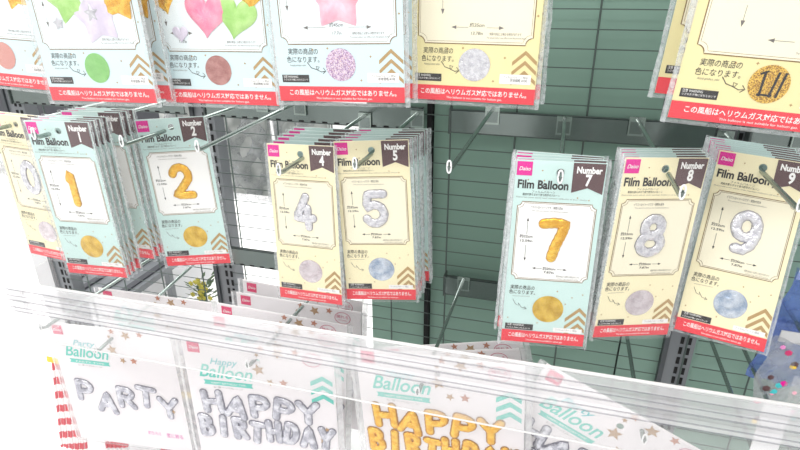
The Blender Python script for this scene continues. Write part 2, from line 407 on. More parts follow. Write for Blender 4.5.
# ================================================================= number balloon packs
W, H = .12, .276
ZT = .057 * H                                  # the root sits in the hang hole, the top edge is ZT above it
def U(u): return (u - .5) * W
def V(v): return ZT - v * H
HR_ = .0055
def holed_sheet(m, x0, x1, z0, z1, y, mname, r=HR_, wavy=0, seed=0, cz=0):
    n = 24; v = [(r * cos(2 * pi * i / n), y, cz + r * sin(2 * pi * i / n)) for i in range(n)]
    e = .012                                    # square collar round the hole
    for i in range(n):
        a = 2 * pi * i / n; c, s_ = cos(a), sin(a); k = e / max(abs(c), abs(s_)); v.append((k * c, y, cz + k * s_))
    m.add(v, [(i, (i + 1) % n, n + (i + 1) % n, n + i) for i in range(n)], mname)
    rnd = random.Random(seed); xs = [x0 + (-e - x0) * i / 3 for i in range(4)] + [0] + [e + (x1 - e) * i / 3 for i in range(4)]
    t0 = cz + e; zs = [z1, t0, cz - e] + [cz - e + (z0 - cz + e) * i / 8 for i in range(1, 9)]
    if z1 <= t0 + 1e-5: zs = zs[1:]
    pv = {}
    vv = []; ff = []
    for i, x in enumerate(xs):
        for j, z in enumerate(zs):
            inner = abs(x) <= e + 1e-6 and abs(z - cz) <= e + 1e-6
            pv[i, j] = len(vv); vv.append((x, y + (0 if inner or not wavy else rnd.uniform(-wavy, wavy)), z))
    for i in range(len(xs) - 1):
        for j in range(len(zs) - 1):
            if abs(xs[i] + xs[i + 1]) / 2 < e and abs((zs[j] + zs[j + 1]) / 2 - cz) < e: continue
            ff.append((pv[i, j], pv[i + 1, j], pv[i + 1, j + 1], pv[i, j + 1]))
    m.add(vv, ff, mname)
def sleeve(x0, x1, z0, z1, mar, root, seed, edge='sleeve_edge', film='sleeve', cz=0, foot=.004):
    """clear bag round a card: front and back film, crinkled side seams"""
    m = MB()
    holed_sheet(m, x0 - mar * .3, x1 + mar * .3, z0 - foot * .5, z1 + .001, -.0060, film, wavy=.0004, seed=seed, cz=cz)
    rnd = random.Random(seed + 5)
    for s_, xe in ((-1, x0), (1, x1)):           # crinkled edge strips, folded like a thin bag side
        n = 26; v = []; f = []
        for k in range(n + 1):
            z = z0 - foot + (z1 + .0015 - z0 + foot) * k / n; j = rnd.uniform(-.0006, .0006)
            v += [(xe + s_ * mar * .3, -.0056, z), (xe + s_ * (mar + j), -.0004 + j, z), (xe + s_ * (mar * .6 + j), .0018 + j * .5, z), (xe + s_ * .0006, .0015, z)]
        for k in range(n):
            for q in range(3): f.append((4 * k + q, 4 * k + q + 1, 4 * k + q + 5, 4 * k + q + 4))
        m.add(v, f, edge)
    m.add([(x0 - mar, -.0005, z0 - foot), (x1 + mar, -.0005, z0 - foot), (x1 + mar * .3, -.0056, z0 - .0005), (x0 - mar * .3, -.0056, z0 - .0005)], [(0, 1, 2, 3)], edge)
    m.build('plastic_sleeve', root)
def notched(x0, x1, z0, z1, c):
    """frame outline with concave corners"""
    p = []
    for cx, cz, a0 in ((x0, z0, 90), (x1, z0, 180), (x1, z1, 270), (x0, z1, 0)):
        seq = [(cx + c * cos(RD(a0 - k * 18)), cz + c * sin(RD(a0 - k * 18))) for k in range(6)]
        p += seq
    return p
def arrow(m, a, b, y, col='ink', hd=.0036, gap=None, lw=.0006):
    dx, dz = b[0] - a[0], b[1] - a[1]; l = hypot(dx, dz); ux, uz = dx / l, dz / l
    segs = [(0, 1)] if not gap else [(0, .5 - gap / 2), (.5 + gap / 2, 1)]
    for s0, s1 in segs: m.line([(a[0] + dx * s0, a[1] + dz * s0), (a[0] + dx * s1, a[1] + dz * s1)], lw, y, col)
    for p, s_ in ((a, -1), (b, 1)):
        t = (p[0] + ux * hd * s_ * .3, p[1] + uz * hd * s_ * .3); q = (p[0] - ux * hd * s_, p[1] - uz * hd * s_)
        m.poly([t, (q[0] - uz * hd * .45, q[1] + ux * hd * .45), (q[0] + uz * hd * .45, q[1] - ux * hd * .45)], y, col)
def chevrons(m, cx, cz, hw, rise, th, n, dz, xr, col='tan'):
    for k in range(n):
        z = cz - k * dz; r_ = min(hw, xr - cx)
        m.poly([(cx - hw, z - rise), (cx, z), (cx, z - th), (cx - hw, z - rise - th)][::-1], -.0004, col)
        m.poly([(cx, z), (cx + r_, z - rise * r_ / hw), (cx + r_, z - rise * r_ / hw - th), (cx, z - th)][::-1], -.0004, col)
def warning(x0, x1, z0, z1, root, y=-.0005):
    m = MB(); m.rect(x0, x1, z0, z1, y, 'red'); h = z1 - z0; wd = x1 - x0
    m.text('この風船はヘリウムガス対応ではありません。', (x0 + x1) / 2 - wd * .42, z0 + h * .44, h * .42, 'white', y - .0002, off=.012, fit=wd * .85)
    m.text('This balloon is not suitable for helium gas.', (x0 + x1) / 2 - wd * .2, z0 + h * .16, h * .19, 'white', y - .0002, fit=wd * .45)
    m.build('warning_strip', root)
def logo(x0, x1, z0, z1, root, col='magenta', y=-.0005):
    m = MB(); m.rect(x0, x1, z0, z1, y, col); wd = x1 - x0
    m.text('Daiso', x0 + wd * .12, z0 + (z1 - z0) * .36, (z1 - z0) * .4, 'white', y - .0002, shear=.3, fit=wd * .76, off=.01)
    m.build('brand_tag', root)
def card_body(m, x0, x1, z0, z1, col, cz=0):
    holed_sheet(m, x0, x1, z0, z1, 0, col, cz=cz)
    holed_sheet(m, x0, x1, z0, z1, .0012, 'white', cz=cz)
    for a, b, c, d in ((x0, z0, x1, z0), (x1, z0, x1, z1), (x1, z1, x0, z1), (x0, z1, x0, z0)):
        m.add([(a, 0, b), (c, 0, d), (c, .0012, d), (a, .0012, b)], [(0, 1, 2, 3)], 'white')
def specks(m, rnd, pts, s=.0007, col='tan'):
    for x, z in pts:
        m.puff(star_r(4, .45), x, z, s * 2.2, 0, col, -.0003, 16, 1)
def number_pack(digit, silver, swatch):
    root = empty('number_balloon_pack')
    bgc = 'cream' if silver else 'mint'; pan = 'ivory' if silver else 'white'
    m = MB(); card_body(m, -W / 2, W / 2, V(1), V(0), bgc)
    y = -.0004
    fr = notched(U(.055), U(.945), V(.632), V(.212), .006)
    m.poly(fr, -.0002, pan); m.line(fr, .0010, y, 'goldline', True)
    m.line(notched(U(.07), U(.93), V(.625), V(.219), .007), .0006, y, 'goldline', True)
    m.text('Film Balloon', U(.03), V(.142), .0165, 'ink', y, off=.032, fit=W * .57)
    m.text('フィルムバルーン', U(.2), V(.163), .0036, 'ink', y, fit=W * .26)
    m.text('風船を膨らませて使う数字のバルーン', U(.1), V(.179), .0038, 'ink', y, off=.004, fit=W * .42)
    m.text('Decorate your party with number balloons of your choice', U(.03), V(.192), .0024, 'grey', y, fit=W * .8)
    m.text('イラストはイメージです・実物大見本', U(.2), V(.245), .0044, 'ink', y, off=.004, fit=W * .37)
    m.text('The picture shows the finished balloon', U(.22), V(.26), .0026, 'grey', y, fit=W * .42)
    arrow(m, (U(.19), V(.30)), (U(.195), V(.525)), y, gap=.26)
    m.text('約32cm', U(.11), V(.402), .0052, 'ink', y, off=.02, fit=W * .15); m.text('12.59in', U(.115), V(.425), .0046, 'ink', y, off=.02, fit=W * .14)
    arrow(m, (U(.30), V(.567)), (U(.69), V(.567)), y, gap=.46)
    m.text('約20cm', U(.415), V(.572), .0048, 'ink', y, off=.02, fit=W * .15); m.text('7.87in', U(.43), V(.592), .0044, 'ink', y, off=.02, fit=W * .12)
    m.text('実際の商品とは異なる場合があります', U(.58), V(.609), .0034, 'grey', y, fit=W * .27)
    m.text('Colors may vary from actual', U(.6), V(.62), .0022, 'grey', y, fit=W * .24)
    m.text('実際の商品の', U(.055), V(.69), .0072, 'ink', y, off=.004, fit=W * .29, shear=.1); m.text('色になります。', U(.045), V(.717), .0072, 'ink', y, off=.004, fit=W * .31, shear=.1)
    m.line([(U(.09), V(.732)), (U(.3), V(.729))], .0004, y, 'grey')
    m.line([(U(.1), V(.75)), (U(.14), V(.78)), (U(.18), V(.785)), (U(.17), V(.77)), (U(.21), V(.795)), (U(.27), V(.8))], .0006, y, 'ink')
    m.line([(U(.245), V(.79)), (U(.275), V(.801)), (U(.24), V(.806))], .0006, y, 'ink')
    m.rect(U(.035), U(.375), V(.927), V(.892), y, 'ink')
    m.text('注意 WARNING', U(.06), V(.905), .0044, 'white', y - .0002, fit=W * .2); m.text('小さなお子様には与えないで', U(.05), V(.921), .003, 'white', y - .0002, fit=W * .29)
    chevrons(m, U(.905), V(.775), .019, .018, .0062, 3, .0125, W / 2 - .001)
    m.rect(U(.62), U(.965), V(.925), V(.9), -.0006, 'white'); m.text('フィルムバルーン 税込', U(.64), V(.915), .0036, 'grey', -.0008, fit=W * .26)
    rnd = random.Random(3)
    specks(m, rnd, [(U(a), V(b)) for a, b in ((.3, .05), (.15, .1), (.33, .1), (.72, .18), (.85, .19), (.62, .69), (.92, .7), (.73, .76), (.06, .86), (.42, .88), (.45, .74), (.8, .72))])
    m.build('printed_card', root)
    logo(U(.012), U(.185), V(.078), V(.008), root)
    m = MB(); m.poly([(U(.635), V(.004)), (U(.64), V(.155)), (U(.815), V(.128)), (U(.985), V(.158)), (U(.992), V(.004))], -.0005, 'brown')
    m.text('Number', U(.675), V(.054), .0125, 'white', -.0007, off=.04, fit=W * .28)
    m.text(digit, U(.815), V(.115), .0215, 'white', -.0007, off=.04, align='CENTER', sx=.75)
    m.build('number_ribbon', root)
    warning(-W / 2, W / 2, V(1), V(.93), root)
    m = MB()
    balloon(m, digit, U(.50), V(.408), W * (.37 if digit != '1' else .2), H * .235, .0068, 'silverfoil' if silver else 'goldfoil', 'silverdark' if silver else 'golddark')
    m.build('balloon_picture', root)
    m = MB(); m.puff(circ, U(.53), V(.795), .0222, .0005, swatch, -.0006, 40, 3, squash=.95)
    m.build('colour_swatch', root)
    sleeve(-W / 2, W / 2, V(1), V(0), .0055, root, ord(digit))
    return root
ORD = ['front', 'second', 'third', 'fourth', 'fifth', 'sixth', 'seventh', 'eighth']
def stack(digit, silver_front, swatch, back_silver, poses, where, extra_sw=None):
    proto = number_pack(digit, silver_front, swatch); second = None
    for i, p in enumerate(poses):
        if i == 0: o = proto
        elif back_silver == silver_front: o = copy_tree(proto)
        elif second is None: second = o = number_pack(digit, back_silver, extra_sw or 'goldfoil_flat')
        else: o = copy_tree(second)
        place(o, p[:3], *p[3:])
        sil = silver_front if i == 0 else back_silver
        kindw = ('cream card, silver number ' if sil else 'mint card, gold number ') + digit
        if len(poses) == 1: lab = f'{kindw} in a clear sleeve, {where}'
        elif i == 0: lab = f'{kindw}, frontmost on its hook, {where}'
        else: lab = f'{kindw}, {ORD[i]} from the front, {where}'
        tag(o, lab, 'balloon pack', 'number balloon packs on hooks')
def run(front, back, n, jit=1.2, seed=1, fixed=None):
    rnd = random.Random(seed); out = [front]
    for i in range(1, n):
        t = i / (n - 1); q = [a + (b - a) * t for a, b in zip(front, back)]
        q[0] += rnd.uniform(-1, 1) * .0016; q[3] += rnd.uniform(-jit, jit); q[5] += rnd.uniform(-jit, jit) * .7
        out.append(tuple(q))
    return out
stack('7', False, 'goldfoil_flat', False, run((.0098, -.3713, -.2405, 9, -6.3, .8), (.006, -.335, -.2400, 6, -3, 1.5), 4, 1, 2), 'by the empty hook')
stack('8', True, 'pinksilver', False, run((.1448, -.3394, -.2335, 23.2, -2.2, 2.5), (.1432, -.292, -.2335, 21, -1, 2.2), 5, 1, 3), 'left of number 9')
stack('9', True, 'bluefoil', False, run((.2915, -.2389, -.2501, -6, -22, 4.3), (.290, -.165, -.2480, -4, -20, 4), 7, .8, 4), 'at the right edge')
stack('5', True, 'bluefoil', False, run((-.2795, -.3187, -.2458, 8.4, -4.4, -3.4), (-.268, -.236, -.2458, 6, -2, -2), 6, .9, 5), 'right of number 4')
stack('4', True, 'pinksilver', False, run((-.3945, -.3360, -.2563, -2.2, -4.7, -2.4), (-.389, -.248, -.2500, 0, -3, -1.5), 6, .9, 6), 'left of number 5')
stack('2', False, 'goldfoil_flat', False, [(-.6393, -.3262, -.2301, 15.5, -2.4, -3.2)], 'hanging alone right of number 1')
stack('1', False, 'goldfoil_flat', False, [(-.764, -.4368, -.2182, 3.2, .3, -1.5), (-.7655, -.423, -.2182, 2.5, 0, -1.3), (-.766, -.410, -.2182, 2, 0, -1), (-.7655, -.397, -.2182, 2, 0, -1.2),
      (-.7665, -.3636, -.2182, 1.2, 1.2, -1.4), (-.765, -.350, -.2182, 1, 1, -1.2), (-.764, -.335, -.2182, 1, 1, -1)], 'at the left')
stack('0', True, 'pinksilver', True, [(-.9002, -.3944, -.2263, -4.3, .8, .6), (-.899, -.381, -.2263, -4, .8, .4)], 'at the far left edge')

# ================================================================= large film balloon packs (top row)
LH = .40
def large_pack(wd, bgc, pic, swatch, arrows, chev=True):
    """root in the hang hole at the top; only the lower half reaches into the photograph"""
    root = empty('large_balloon_pack'); x0, x1 = -wd / 2, wd / 2
    zt = .02; zb = zt - LH
    B = lambda q: zb + q * .18                     # height above the lower edge, in card widths
    X = lambda u: x0 + u * wd
    m = MB(); card_body(m, x0, x1, zb, zt, bgc); y = -.0004
    pan = 'panelblue' if bgc == 'paleblue' else 'ivory'
    fr = notched(X(.06), X(.95), B(.42), zt - .085, .009)
    m.poly(fr, -.0002, pan); m.line(fr, .0012, y, 'goldline', True); m.line(notched(X(.075), X(.935), B(.437), zt - .088, .0095), .0004, y, 'goldline', True)
    m.text('Film Balloon', X(.05), zt - .055, .018, 'ink', y, off=.03, fit=wd * .55)
    m.text('実際の商品の', X(.1), B(.35), .0088, 'ink', y, fit=wd * .24, shear=.1); m.text('色になります。', X(.085), B(.292), .0088, 'ink', y, fit=wd * .26, shear=.1)
    m.text('Actual product color', X(.11), B(.262), .0036, 'grey', y, fit=wd * .13)
    m.line([(X(.25), B(.29)), (X(.28), B(.25)), (X(.33), B(.235)), (X(.345), B(.255)), (X(.32), B(.262)), (X(.325), B(.235)), (X(.36), B(.22)), (X(.39), B(.225))], .0009, y, 'ink')
    m.line([(X(.375), B(.25)), (X(.395), B(.226)), (X(.37), B(.205))], .0009, y, 'ink')
    m.rect(X(.035), X(.255), B(.142), B(.198), y, 'ink')
    m.text('注意 WARNING', X(.045), B(.176), .0042, 'white', -.0006, fit=wd * .12)
    m.text('小さなお子様には与えないで', X(.045), B(.156), .003, 'white', -.0006, fit=wd * .2)
    if chev: chevrons(m, X(.905), B(.385), .0165, .0145, .0052, 3, .0125, x1 - .001)
    m.rect(X(.72), X(.96), B(.145), B(.215), -.0006, 'white'); m.text('フィルムバルーン 税込', X(.745), B(.187), .0038, 'grey', -.0008, fit=wd * .19)
    m.text('本体価格 ¥100', X(.8), B(.163), .0046, 'ink', -.0008, fit=wd * .13)
    m.text('実際の商品とは異なる場合があります', X(.62), B(.485), .004, 'grey', y, fit=wd * .24); m.text('The actual colour may differ from the picture shown', X(.6), B(.462), .003, 'grey', y, fit=wd * .3)
    specks(m, None, [(X(a), B(b)) for a, b in ((.62, .25), (.75, .33), (.3, .38), (.67, .16), (.42, .39), (.025, .8), (.972, .62), (.975, .95), (.03, 1.2))], .0009)
    for a in arrows:
        arrow(m, (X(a[0]), B(a[1])), (X(a[2]), B(a[3])), y, 'grey' if len(a) > 8 else 'ink', hd=.0052, gap=a[4], lw=.0005)
        if a[5]: m.text(a[5], X(a[7]), B(a[8]), .0062, 'ink', y, align='CENTER', shear=.15); m.text(a[6], X(a[7]), B(a[8] - .055), .0056, 'ink', y, align='CENTER', shear=.15)
    m.build('printed_card', root)
    logo(X(.02), X(.17), zt - .026, zt - .002, root)
    warning(x0, x1, zb, B(.113), root)
    for k, (shape, u, b, r, hh, mt_, rt) in enumerate(pic):
        m = MB(); fn = {'star': star_r(5, .62), 'sharp': star_r(5, .48), 'heart': heart_r, 'circle': circ}[shape]
        m.puff(fn, X(u), B(b), r, hh, mt_, -.0006 - .0002 * k, 72, 7, rt)
        m.build('balloon_picture', root)
    m = MB(); m.puff(circ, X(.515), B(.272), .0212, .0006, swatch, -.0006, 40, 3); 
    if swatch == 'goldglitter':
        for dx, ex in ((-.007, 0), (.003, .004), (.010, .004)):
            m.line([(X(.515) + dx, B(.195)), (X(.515) + dx + ex, B(.35))], .0026, -.0016, 'ink')
        m.line([(X(.515) - .010, B(.205)), (X(.515) + .006, B(.205))], .0022, -.0016, 'ink'); m.line([(X(.515) - .012, B(.33)), (X(.515) - .004, B(.352))], .0022, -.0016, 'ink')
    m.build('colour_swatch', root)
    sleeve(x0, x1, zb, zt, .007, root, int(wd * 1000) + len(pic), foot=.006)
    return root
def place_large(root, wd, c, yaw, tilt, roll, label):
    # c: centre of the card; move to the hole
    R = rot3(yaw, tilt, roll); o = R @ Vector((0, 0, LH / 2 - .02))
    place(root, (c[0] + o.x, c[1] + o.y, c[2] + o.z), yaw, tilt, roll)
    tag(root, label, 'balloon pack', 'large film balloon packs in the top row')
    return root
def second(root, wd, c, yaw, tilt, roll, label):
    place_large(copy_tree(root), wd, c, yaw, tilt, roll, label)
A0 = []
far = large_pack(.19, 'paleblue', [('star', .78, 0.82, .03, .004, 'goldfoil', .2)], 'peach', A0)
place_large(far, .19, (-.8680, -.405, .0411), -1, .5, 2, 'pale blue large balloon pack with brownish pink swatch at the top left corner')
star = large_pack(.19, 'paleblue', [('star', .38, 0.8, .036, .004, 'greenfoil', .3), ('star', .62, 0.67, .042, .004, 'lavfoil', .15), ('star', .83, 0.81, .036, .004, 'goldfoil', -.1),
      ('sharp', .60, 0.69, .016, .006, 'greyfoil', .1), ('sharp', .26, 0.62, .0105, .001, 'greyfoil', .15)], 'greenswatch', [(.155, .60, .155, .78, .3, '', '', 0, 0)])
place_large(star, .19, (-.665, -.441, .0341), .5, .3, -1.5, 'pale blue large star balloon pack with round green swatch')
second(star, .19, (-.666, -.405, .034), 1, .3, -1, 'pale blue large star balloon pack hidden behind the one with green swatch')
heart = large_pack(.19, 'paleblue', [('heart', .12, 0.87, .036, .004, 'goldfoil', .2), ('heart', .86, 0.86, .03, .004, 'goldfoil', -.1), ('heart', .72, 0.67, .034, .004, 'greenfoil', -.25), ('heart', .48, 0.69, .036, .005, 'rosefoil', -.12),
      ('heart', .235, 0.55, .0135, .0015, 'lavfoil', 0)], 'rosebrown', [(.12, .62, .12, .76, .3, '', '', 0, 0), (.15, .56, .33, .56, .4, '約45cm', '17.7in', .24, .54)])
place_large(heart, .19, (-.4944, -.389, .0302), 1.3, -.5, -1, 'pale blue large heart balloon pack with pink and green hearts and brown swatch')
pink = large_pack(.18, 'paleblue', [('star', .52, 0.73, .042, .006, 'pinkfoil', 0)], 'confetti', [(.13, 1.15, .13, .66, None, '', '', 0, 0), (.25, .535, .76, .535, .34, '約45cm', '17.7in', .5, .54)])
place_large(pink, .18, (-.2952, -.4089, .0475), 1.8, -.4, -1.6, 'pale blue large balloon pack with pink star and glittery lilac swatch')
second(pink, .18, (-.292, -.374, .048), 2.5, -.4, -1, 'pale blue large balloon pack hidden behind the pink star pack')
cream = large_pack(.17, 'yellow', [('star', .5, 1.12, .05, .003, 'silverfoil', 0)], 'silverfoil', [(.24, 1.15, .25, .63, .26, '約77cm', '30.31in', .25, .94), (.33, .535, .72, .535, .36, '約35cm', '13.78in', .52, .54)])
place_large(cream, .17, (-.119, -.3592, .0468), -.3, 0, .2, 'yellow large balloon pack with round silver swatch, centre of the top row')
second(cream, .17, (-.1165, -.325, .0468), -1, 0, -.8, 'yellow large balloon pack hidden behind the one with silver swatch')
gold = large_pack(.185, 'yellow', [('star', .75, 1.17, .05, .003, 'goldfoil', 0)], 'goldglitter', [(.27, .90, .27, .60, .22, '約22cm', '8.66in', .30, .86), (.44, .53, .92, .53, .44, '約21cm', '8.26in', .68, .545)], chev=False)
place_large(gold, .185, (.2302, -.399, .0423), 1.1, .2, 3.9, 'yellow large balloon pack with gold glitter swatch at the top right corner')
second(gold, .185, (.219, -.335, .060), 1, .5, 3.4, 'yellow large balloon pack showing its left edge behind the gold swatch pack')
for x, y, nm in ((-.868, -.405, 'at the top left corner'), (-.66, -.441, 'above the green swatch'), (-.495, -.389, 'above the heart pack'), (-.291, -.409, 'above the pink star'), (-.119, -.36, 'above the silver swatch pack'), (.217, -.399, 'above the gold glitter pack')):
    make_hook((x, Y0, .216), (x, y - .03, .209 if x != -.868 else .207), 'display hook holding a large balloon pack ' + nm)

# ================================================================= party letter balloon bags (behind the clear guard)
BW, BH = .275, .310
def party_bag(word1, word2, foil, small='Party', ring=True):
    root = empty('party_balloon_bag'); x0, x1 = -BW / 2, BW / 2; zt = .035; zb = zt - BH
    X = lambda u: x0 + u * BW
    Z = lambda v: zt - v * BW
    dv = .045 if word2 else .05
    m = MB(); card_body(m, x0, x1, zb, zt, 'bagwhite'); y = -.0004
    m.text(small, X(.17), Z(.135 + dv), .019, 'tealdark', y, shear=.35, fit=BW * .19, off=.010)
    m.text('Balloon', X(.08), Z(.24 + dv), .039, 'teal', y, shear=.35, fit=BW * .37, off=.014)
    q = .265 + dv
    m.poly([(X(.11), Z(q)), (X(.45), Z(q)), (X(.44), Z(q + .018)), (X(.45), Z(q + .036)), (X(.11), Z(q + .036)), (X(.12), Z(q + .018))], y, 'teal')
    m.text(word1 + (' ' + word2 if word2 else '') + ' TYPE', X(.16), Z(q + .027), .0062, 'white', y - .0002, fit=BW * .24)
    m.text('レターバルーン', X(.17), Z(q + .06), .005, 'grey', y, fit=BW * .2)
    m.build('printed_card', root)
    logo(X(.035), X(.118), Z(.1), Z(.02), root, 'crimson')
    ph = MB(); k = 0
    for u, v, r_, c_ in ((.53, .025, .0075, 'rosegold'), (.64, .05, .0115, 'bronze'), (.755, .03, .008, 'rosegold'), (.50, .19, .0125, 'bronze'), (.57, .28, .008, 'bronze'), (.66, .275, .009, 'rosegold'), (.50, .075, .005, 'bronze'), (.9, .72, .007, 'bronze'), (.93, .62, .006, 'bronze')):
        ph.puff(star_r(5, .45), X(u), Z(v), r_, .0005, c_, -.0005, 40, 2, rot=k * .5); k += 1
    ph.build('star_print', root)
    m = MB()
    if ring:
        cx, cz = X(.86), Z(.075); m.line([(cx + .0165 * cos(2 * pi * i / 40), cz + .0135 * sin(2 * pi * i / 40)) for i in range(40)], .0011, -.0005, 'ring', True)
        m.text('飾れる', cx, cz, .0088, 'ring', -.0005, align='CENTER'); m.text('Let\'s party', cx, cz - .006, .0045, 'ring', -.0005, align='CENTER')
        for k in range(3): m.poly([(X(.84), Z(.24 + k * .07)), (X(.92), Z(.19 + k * .07)), (X(.985), Z(.23 + k * .07)), (X(.985), Z(.265 + k * .07)), (X(.92), Z(.225 + k * .07)), (X(.84), Z(.275 + k * .07))], -.0005, 'teal')
    else:
        m.text('飾り方いろいろ', X(.64), Z(.985), .012, 'pinktext', -.0005, fit=BW * .11, off=.01); m.text('壁に飾る', X(.8), Z(.99), .013, 'pinktext', -.0005, fit=BW * .14, off=.01)
    m.build('badge_print', root)
    def word(t, u0, v, hgt, wid, rise=None, seed=0):
        n = len(t); rnd = random.Random(seed)
        for i, ch in enumerate(t):
            cw = wid / n; x = X(u0) + cw * (i + .5); z = Z(v) + (rise[i] if rise else rnd.uniform(-.004, .004)) - hgt * .36
            b = MB(); rt = RD(-6 + 10 * rnd.random() - (6 if i % 2 else 0))
            balloon(b, ch, x, z + hgt * .36, cw * (1.0 if ch != 'I' else .45), hgt * .84, .0064, 'letterfoil' if foil == 'silverfoil' else foil, 'golddark' if foil == 'goldfoil' else 'silverdark', rot=rt, lw=.0015, depth=.55)
            b.build('letter_balloon_print', root)
    if word2:
        word(word1, .07, .50, .064, BW * .82, seed=2); word(word2, .02, .70, .064, BW * .96, seed=5)
    else: word(word1, .08, .63, .070, BW * .88, [.004, -.022, -.002, .006, -.016], 3)
    # clear bag, a little wider than the card
    sleeve(x0, x1, zb, zt, .012, root, len(word1) + len(foil), edge='bagedge', film='bagfilm', foot=.005)
    return root
clear('bagedge', .3, bump=1, bscale=60, edge=.25, vary=.3, rough=.15, col=(238, 238, 240))
def place_bag(o, c, yaw, tilt, roll, label):
    # c is the centre of the upper edge
    R = rot3(yaw, tilt, roll); q = R @ Vector((0, 0, -.035)); place(o, (c[0] + q.x, c[1] + q.y, c[2] + q.z), yaw, tilt, roll)
    tag(o, label, 'balloon pack', 'party letter balloon bags on the lower hooks')
bp = party_bag('PARTY', '', 'silverfoil', 'Party', ring=False)
place_bag(bp, (-.830, -.380, -.640), 6, 0, 0, 'white bag with silver PARTY letter balloons, leftmost of the lower row')
bs = party_bag('HAPPY', 'BIRTHDAY', 'silverfoil', 'Happy')
place_bag(bs, (-.459, -.432, -.572), 7, -.5, 0, 'white bag with silver HAPPY BIRTHDAY letter balloons, front of its stack')
bgd = party_bag('HAPPY', 'BIRTHDAY', 'goldfoil', 'Happy')
place_bag(bgd, (-.146, -.415, -.544), 0, 0, -4, 'white bag with gold HAPPY BIRTHDAY letter balloons')
br = party_bag('HAPPY', 'BIRTHDAY', 'silverfoil', 'Party')
place_bag(br, (.150, -.415, -.583), -8, 0, 20, 'tilted white bag with teal Party Balloon lettering at the lower right')
for i, (x, y, z, yaw, roll) in enumerate([(-.472, -.335, -.592, 5, 3), (-.487, -.290, -.602, 3, 3), (-.478, -.235, -.606, 2, 2), (-.487, -.195, -.602, 1, 3)]):
    place_bag(copy_tree(bs), (x, y, z), yaw, 0, roll, f'white silver letter balloon bag, {ORD[i + 1]} from the front of the HAPPY BIRTHDAY stack')
for i, (x, y, z, yaw, roll) in enumerate([(-.158, -.300, -.618, 0, -13), (-.155, -.250, -.636, 1, -14)]):
    place_bag(copy_tree(bgd), (x, y, z), yaw, 0, roll, f'white gold letter balloon bag, {ORD[i + 1]} from the front, behind the gold letters')
place_bag(copy_tree(bp), (-.805, -.265, -.625), 4, 0, 1, 'white party balloon bag showing its pink tag behind the PARTY bag')
for bx, tip, lab in [(-.922, (-.922, -.44, -.620), 'lower display hook left of the PARTY bag'), (-.815, (-.824, -.42, -.668), 'lower display hook holding the PARTY bag'),
                     (-.465, (-.466, -.450, -.606), 'lower display hook holding the silver birthday bags'),
                     (-.169, (-.169, -.440, -.604), 'lower display hook sticking out through the gold birthday bag'), (.168, (.168, -.440, -.612), 'lower display hook holding the tilted right bag'),
                     (.319, (.319, -.42, -.620), 'empty lower display hook right of the slotted upright'), (.371, (.371, -.42, -.620), 'empty lower display hook at the right edge')]:
    make_hook((bx, Y0, -.622), tip, lab, 'lower display hooks')

# ================================================================= clear acrylic guard in front of the lower row
tr = empty('acrylic_guard', (-.27, -.52, ZC - .575))
tag(tr, 'clear acrylic price guard with ribbed upper edge in front of the party balloon bags', 'price guard')
def tpart(mb, name):
    o = mb.build(name, tr); o.matrix_parent_inverse = Matrix.Translation((.27, .52, -(ZC - .575))); return o
TX0, TX1, TY = -.862, .318, -.520
zt, zb = ZC - .463, ZC - .575
tpart(MB().box(TX0, TX1, TY - .0015, TY + .0015, zb, zt - .052, 'acrylic'), 'front_sheet')
m = MB()
prof = [(0, 0), (-.006, -.001), (-.007, -.010), (-.001, -.013), (-.001, -.022), (-.006, -.024), (-.006, -.031), (0, -.034), (0, -.044), (-.007, -.047), (-.006, -.053), (.0015, -.053), (.0015, 0)]
v = [(x, TY + a, zt + b) for x in (TX0, TX1) for a, b in prof]; n = len(prof)
m.add(v, [(i, (i + 1) % n, n + (i + 1) % n, n + i) for i in range(n)] + [tuple(range(n)), tuple(range(n, 2 * n))], 'acrylic_milky')
tpart(m, 'ribbed_channel')
for zz, nm in ((zt + .001, 'upper_bead'), (zb, 'lower_bead')):
    tpart(MB().tube([(TX0, TY - .001, zz), (TX1, TY - .001, zz)], .0022 if nm[0] == 'u' else .0013, 'acrylic_edge', 8), nm)
for q, hgt in ((-.0115, .0016), (-.0228, .0012), (-.0325, .002), (-.0455, .0012), (-.0535, .0014)):  # thin grey bars drawing the ribs' refraction shade as colour
    tpart(MB().box(TX0, TX1, TY - .0078, TY - .0066, zt + q, zt + q + hgt, 'acrylic_shade'), 'rib_shade_line')
m = MB(); m.box(TX0 - .002, TX0 + .003, TY, -.43, zb - .02, zt - .002, 'acrylic'); m.box(TX0 - .004, TX0 + .03, TY - .006, TY + .004, zb + .012, zt, 'acrylic_milky'); tpart(m, 'end_plate')
m = MB(); m.box(TX1 - .050, TX1 - .022, TY + .003, TY + .006, zb - .14, zt - .004, 'acrylic_band'); m.box(TX1 - .004, TX1, TY, -.46, zb - .1, zt, 'acrylic'); tpart(m, 'end_plate')

tr.rotation_euler = (0, -.011, 0); tr.location.z += .009

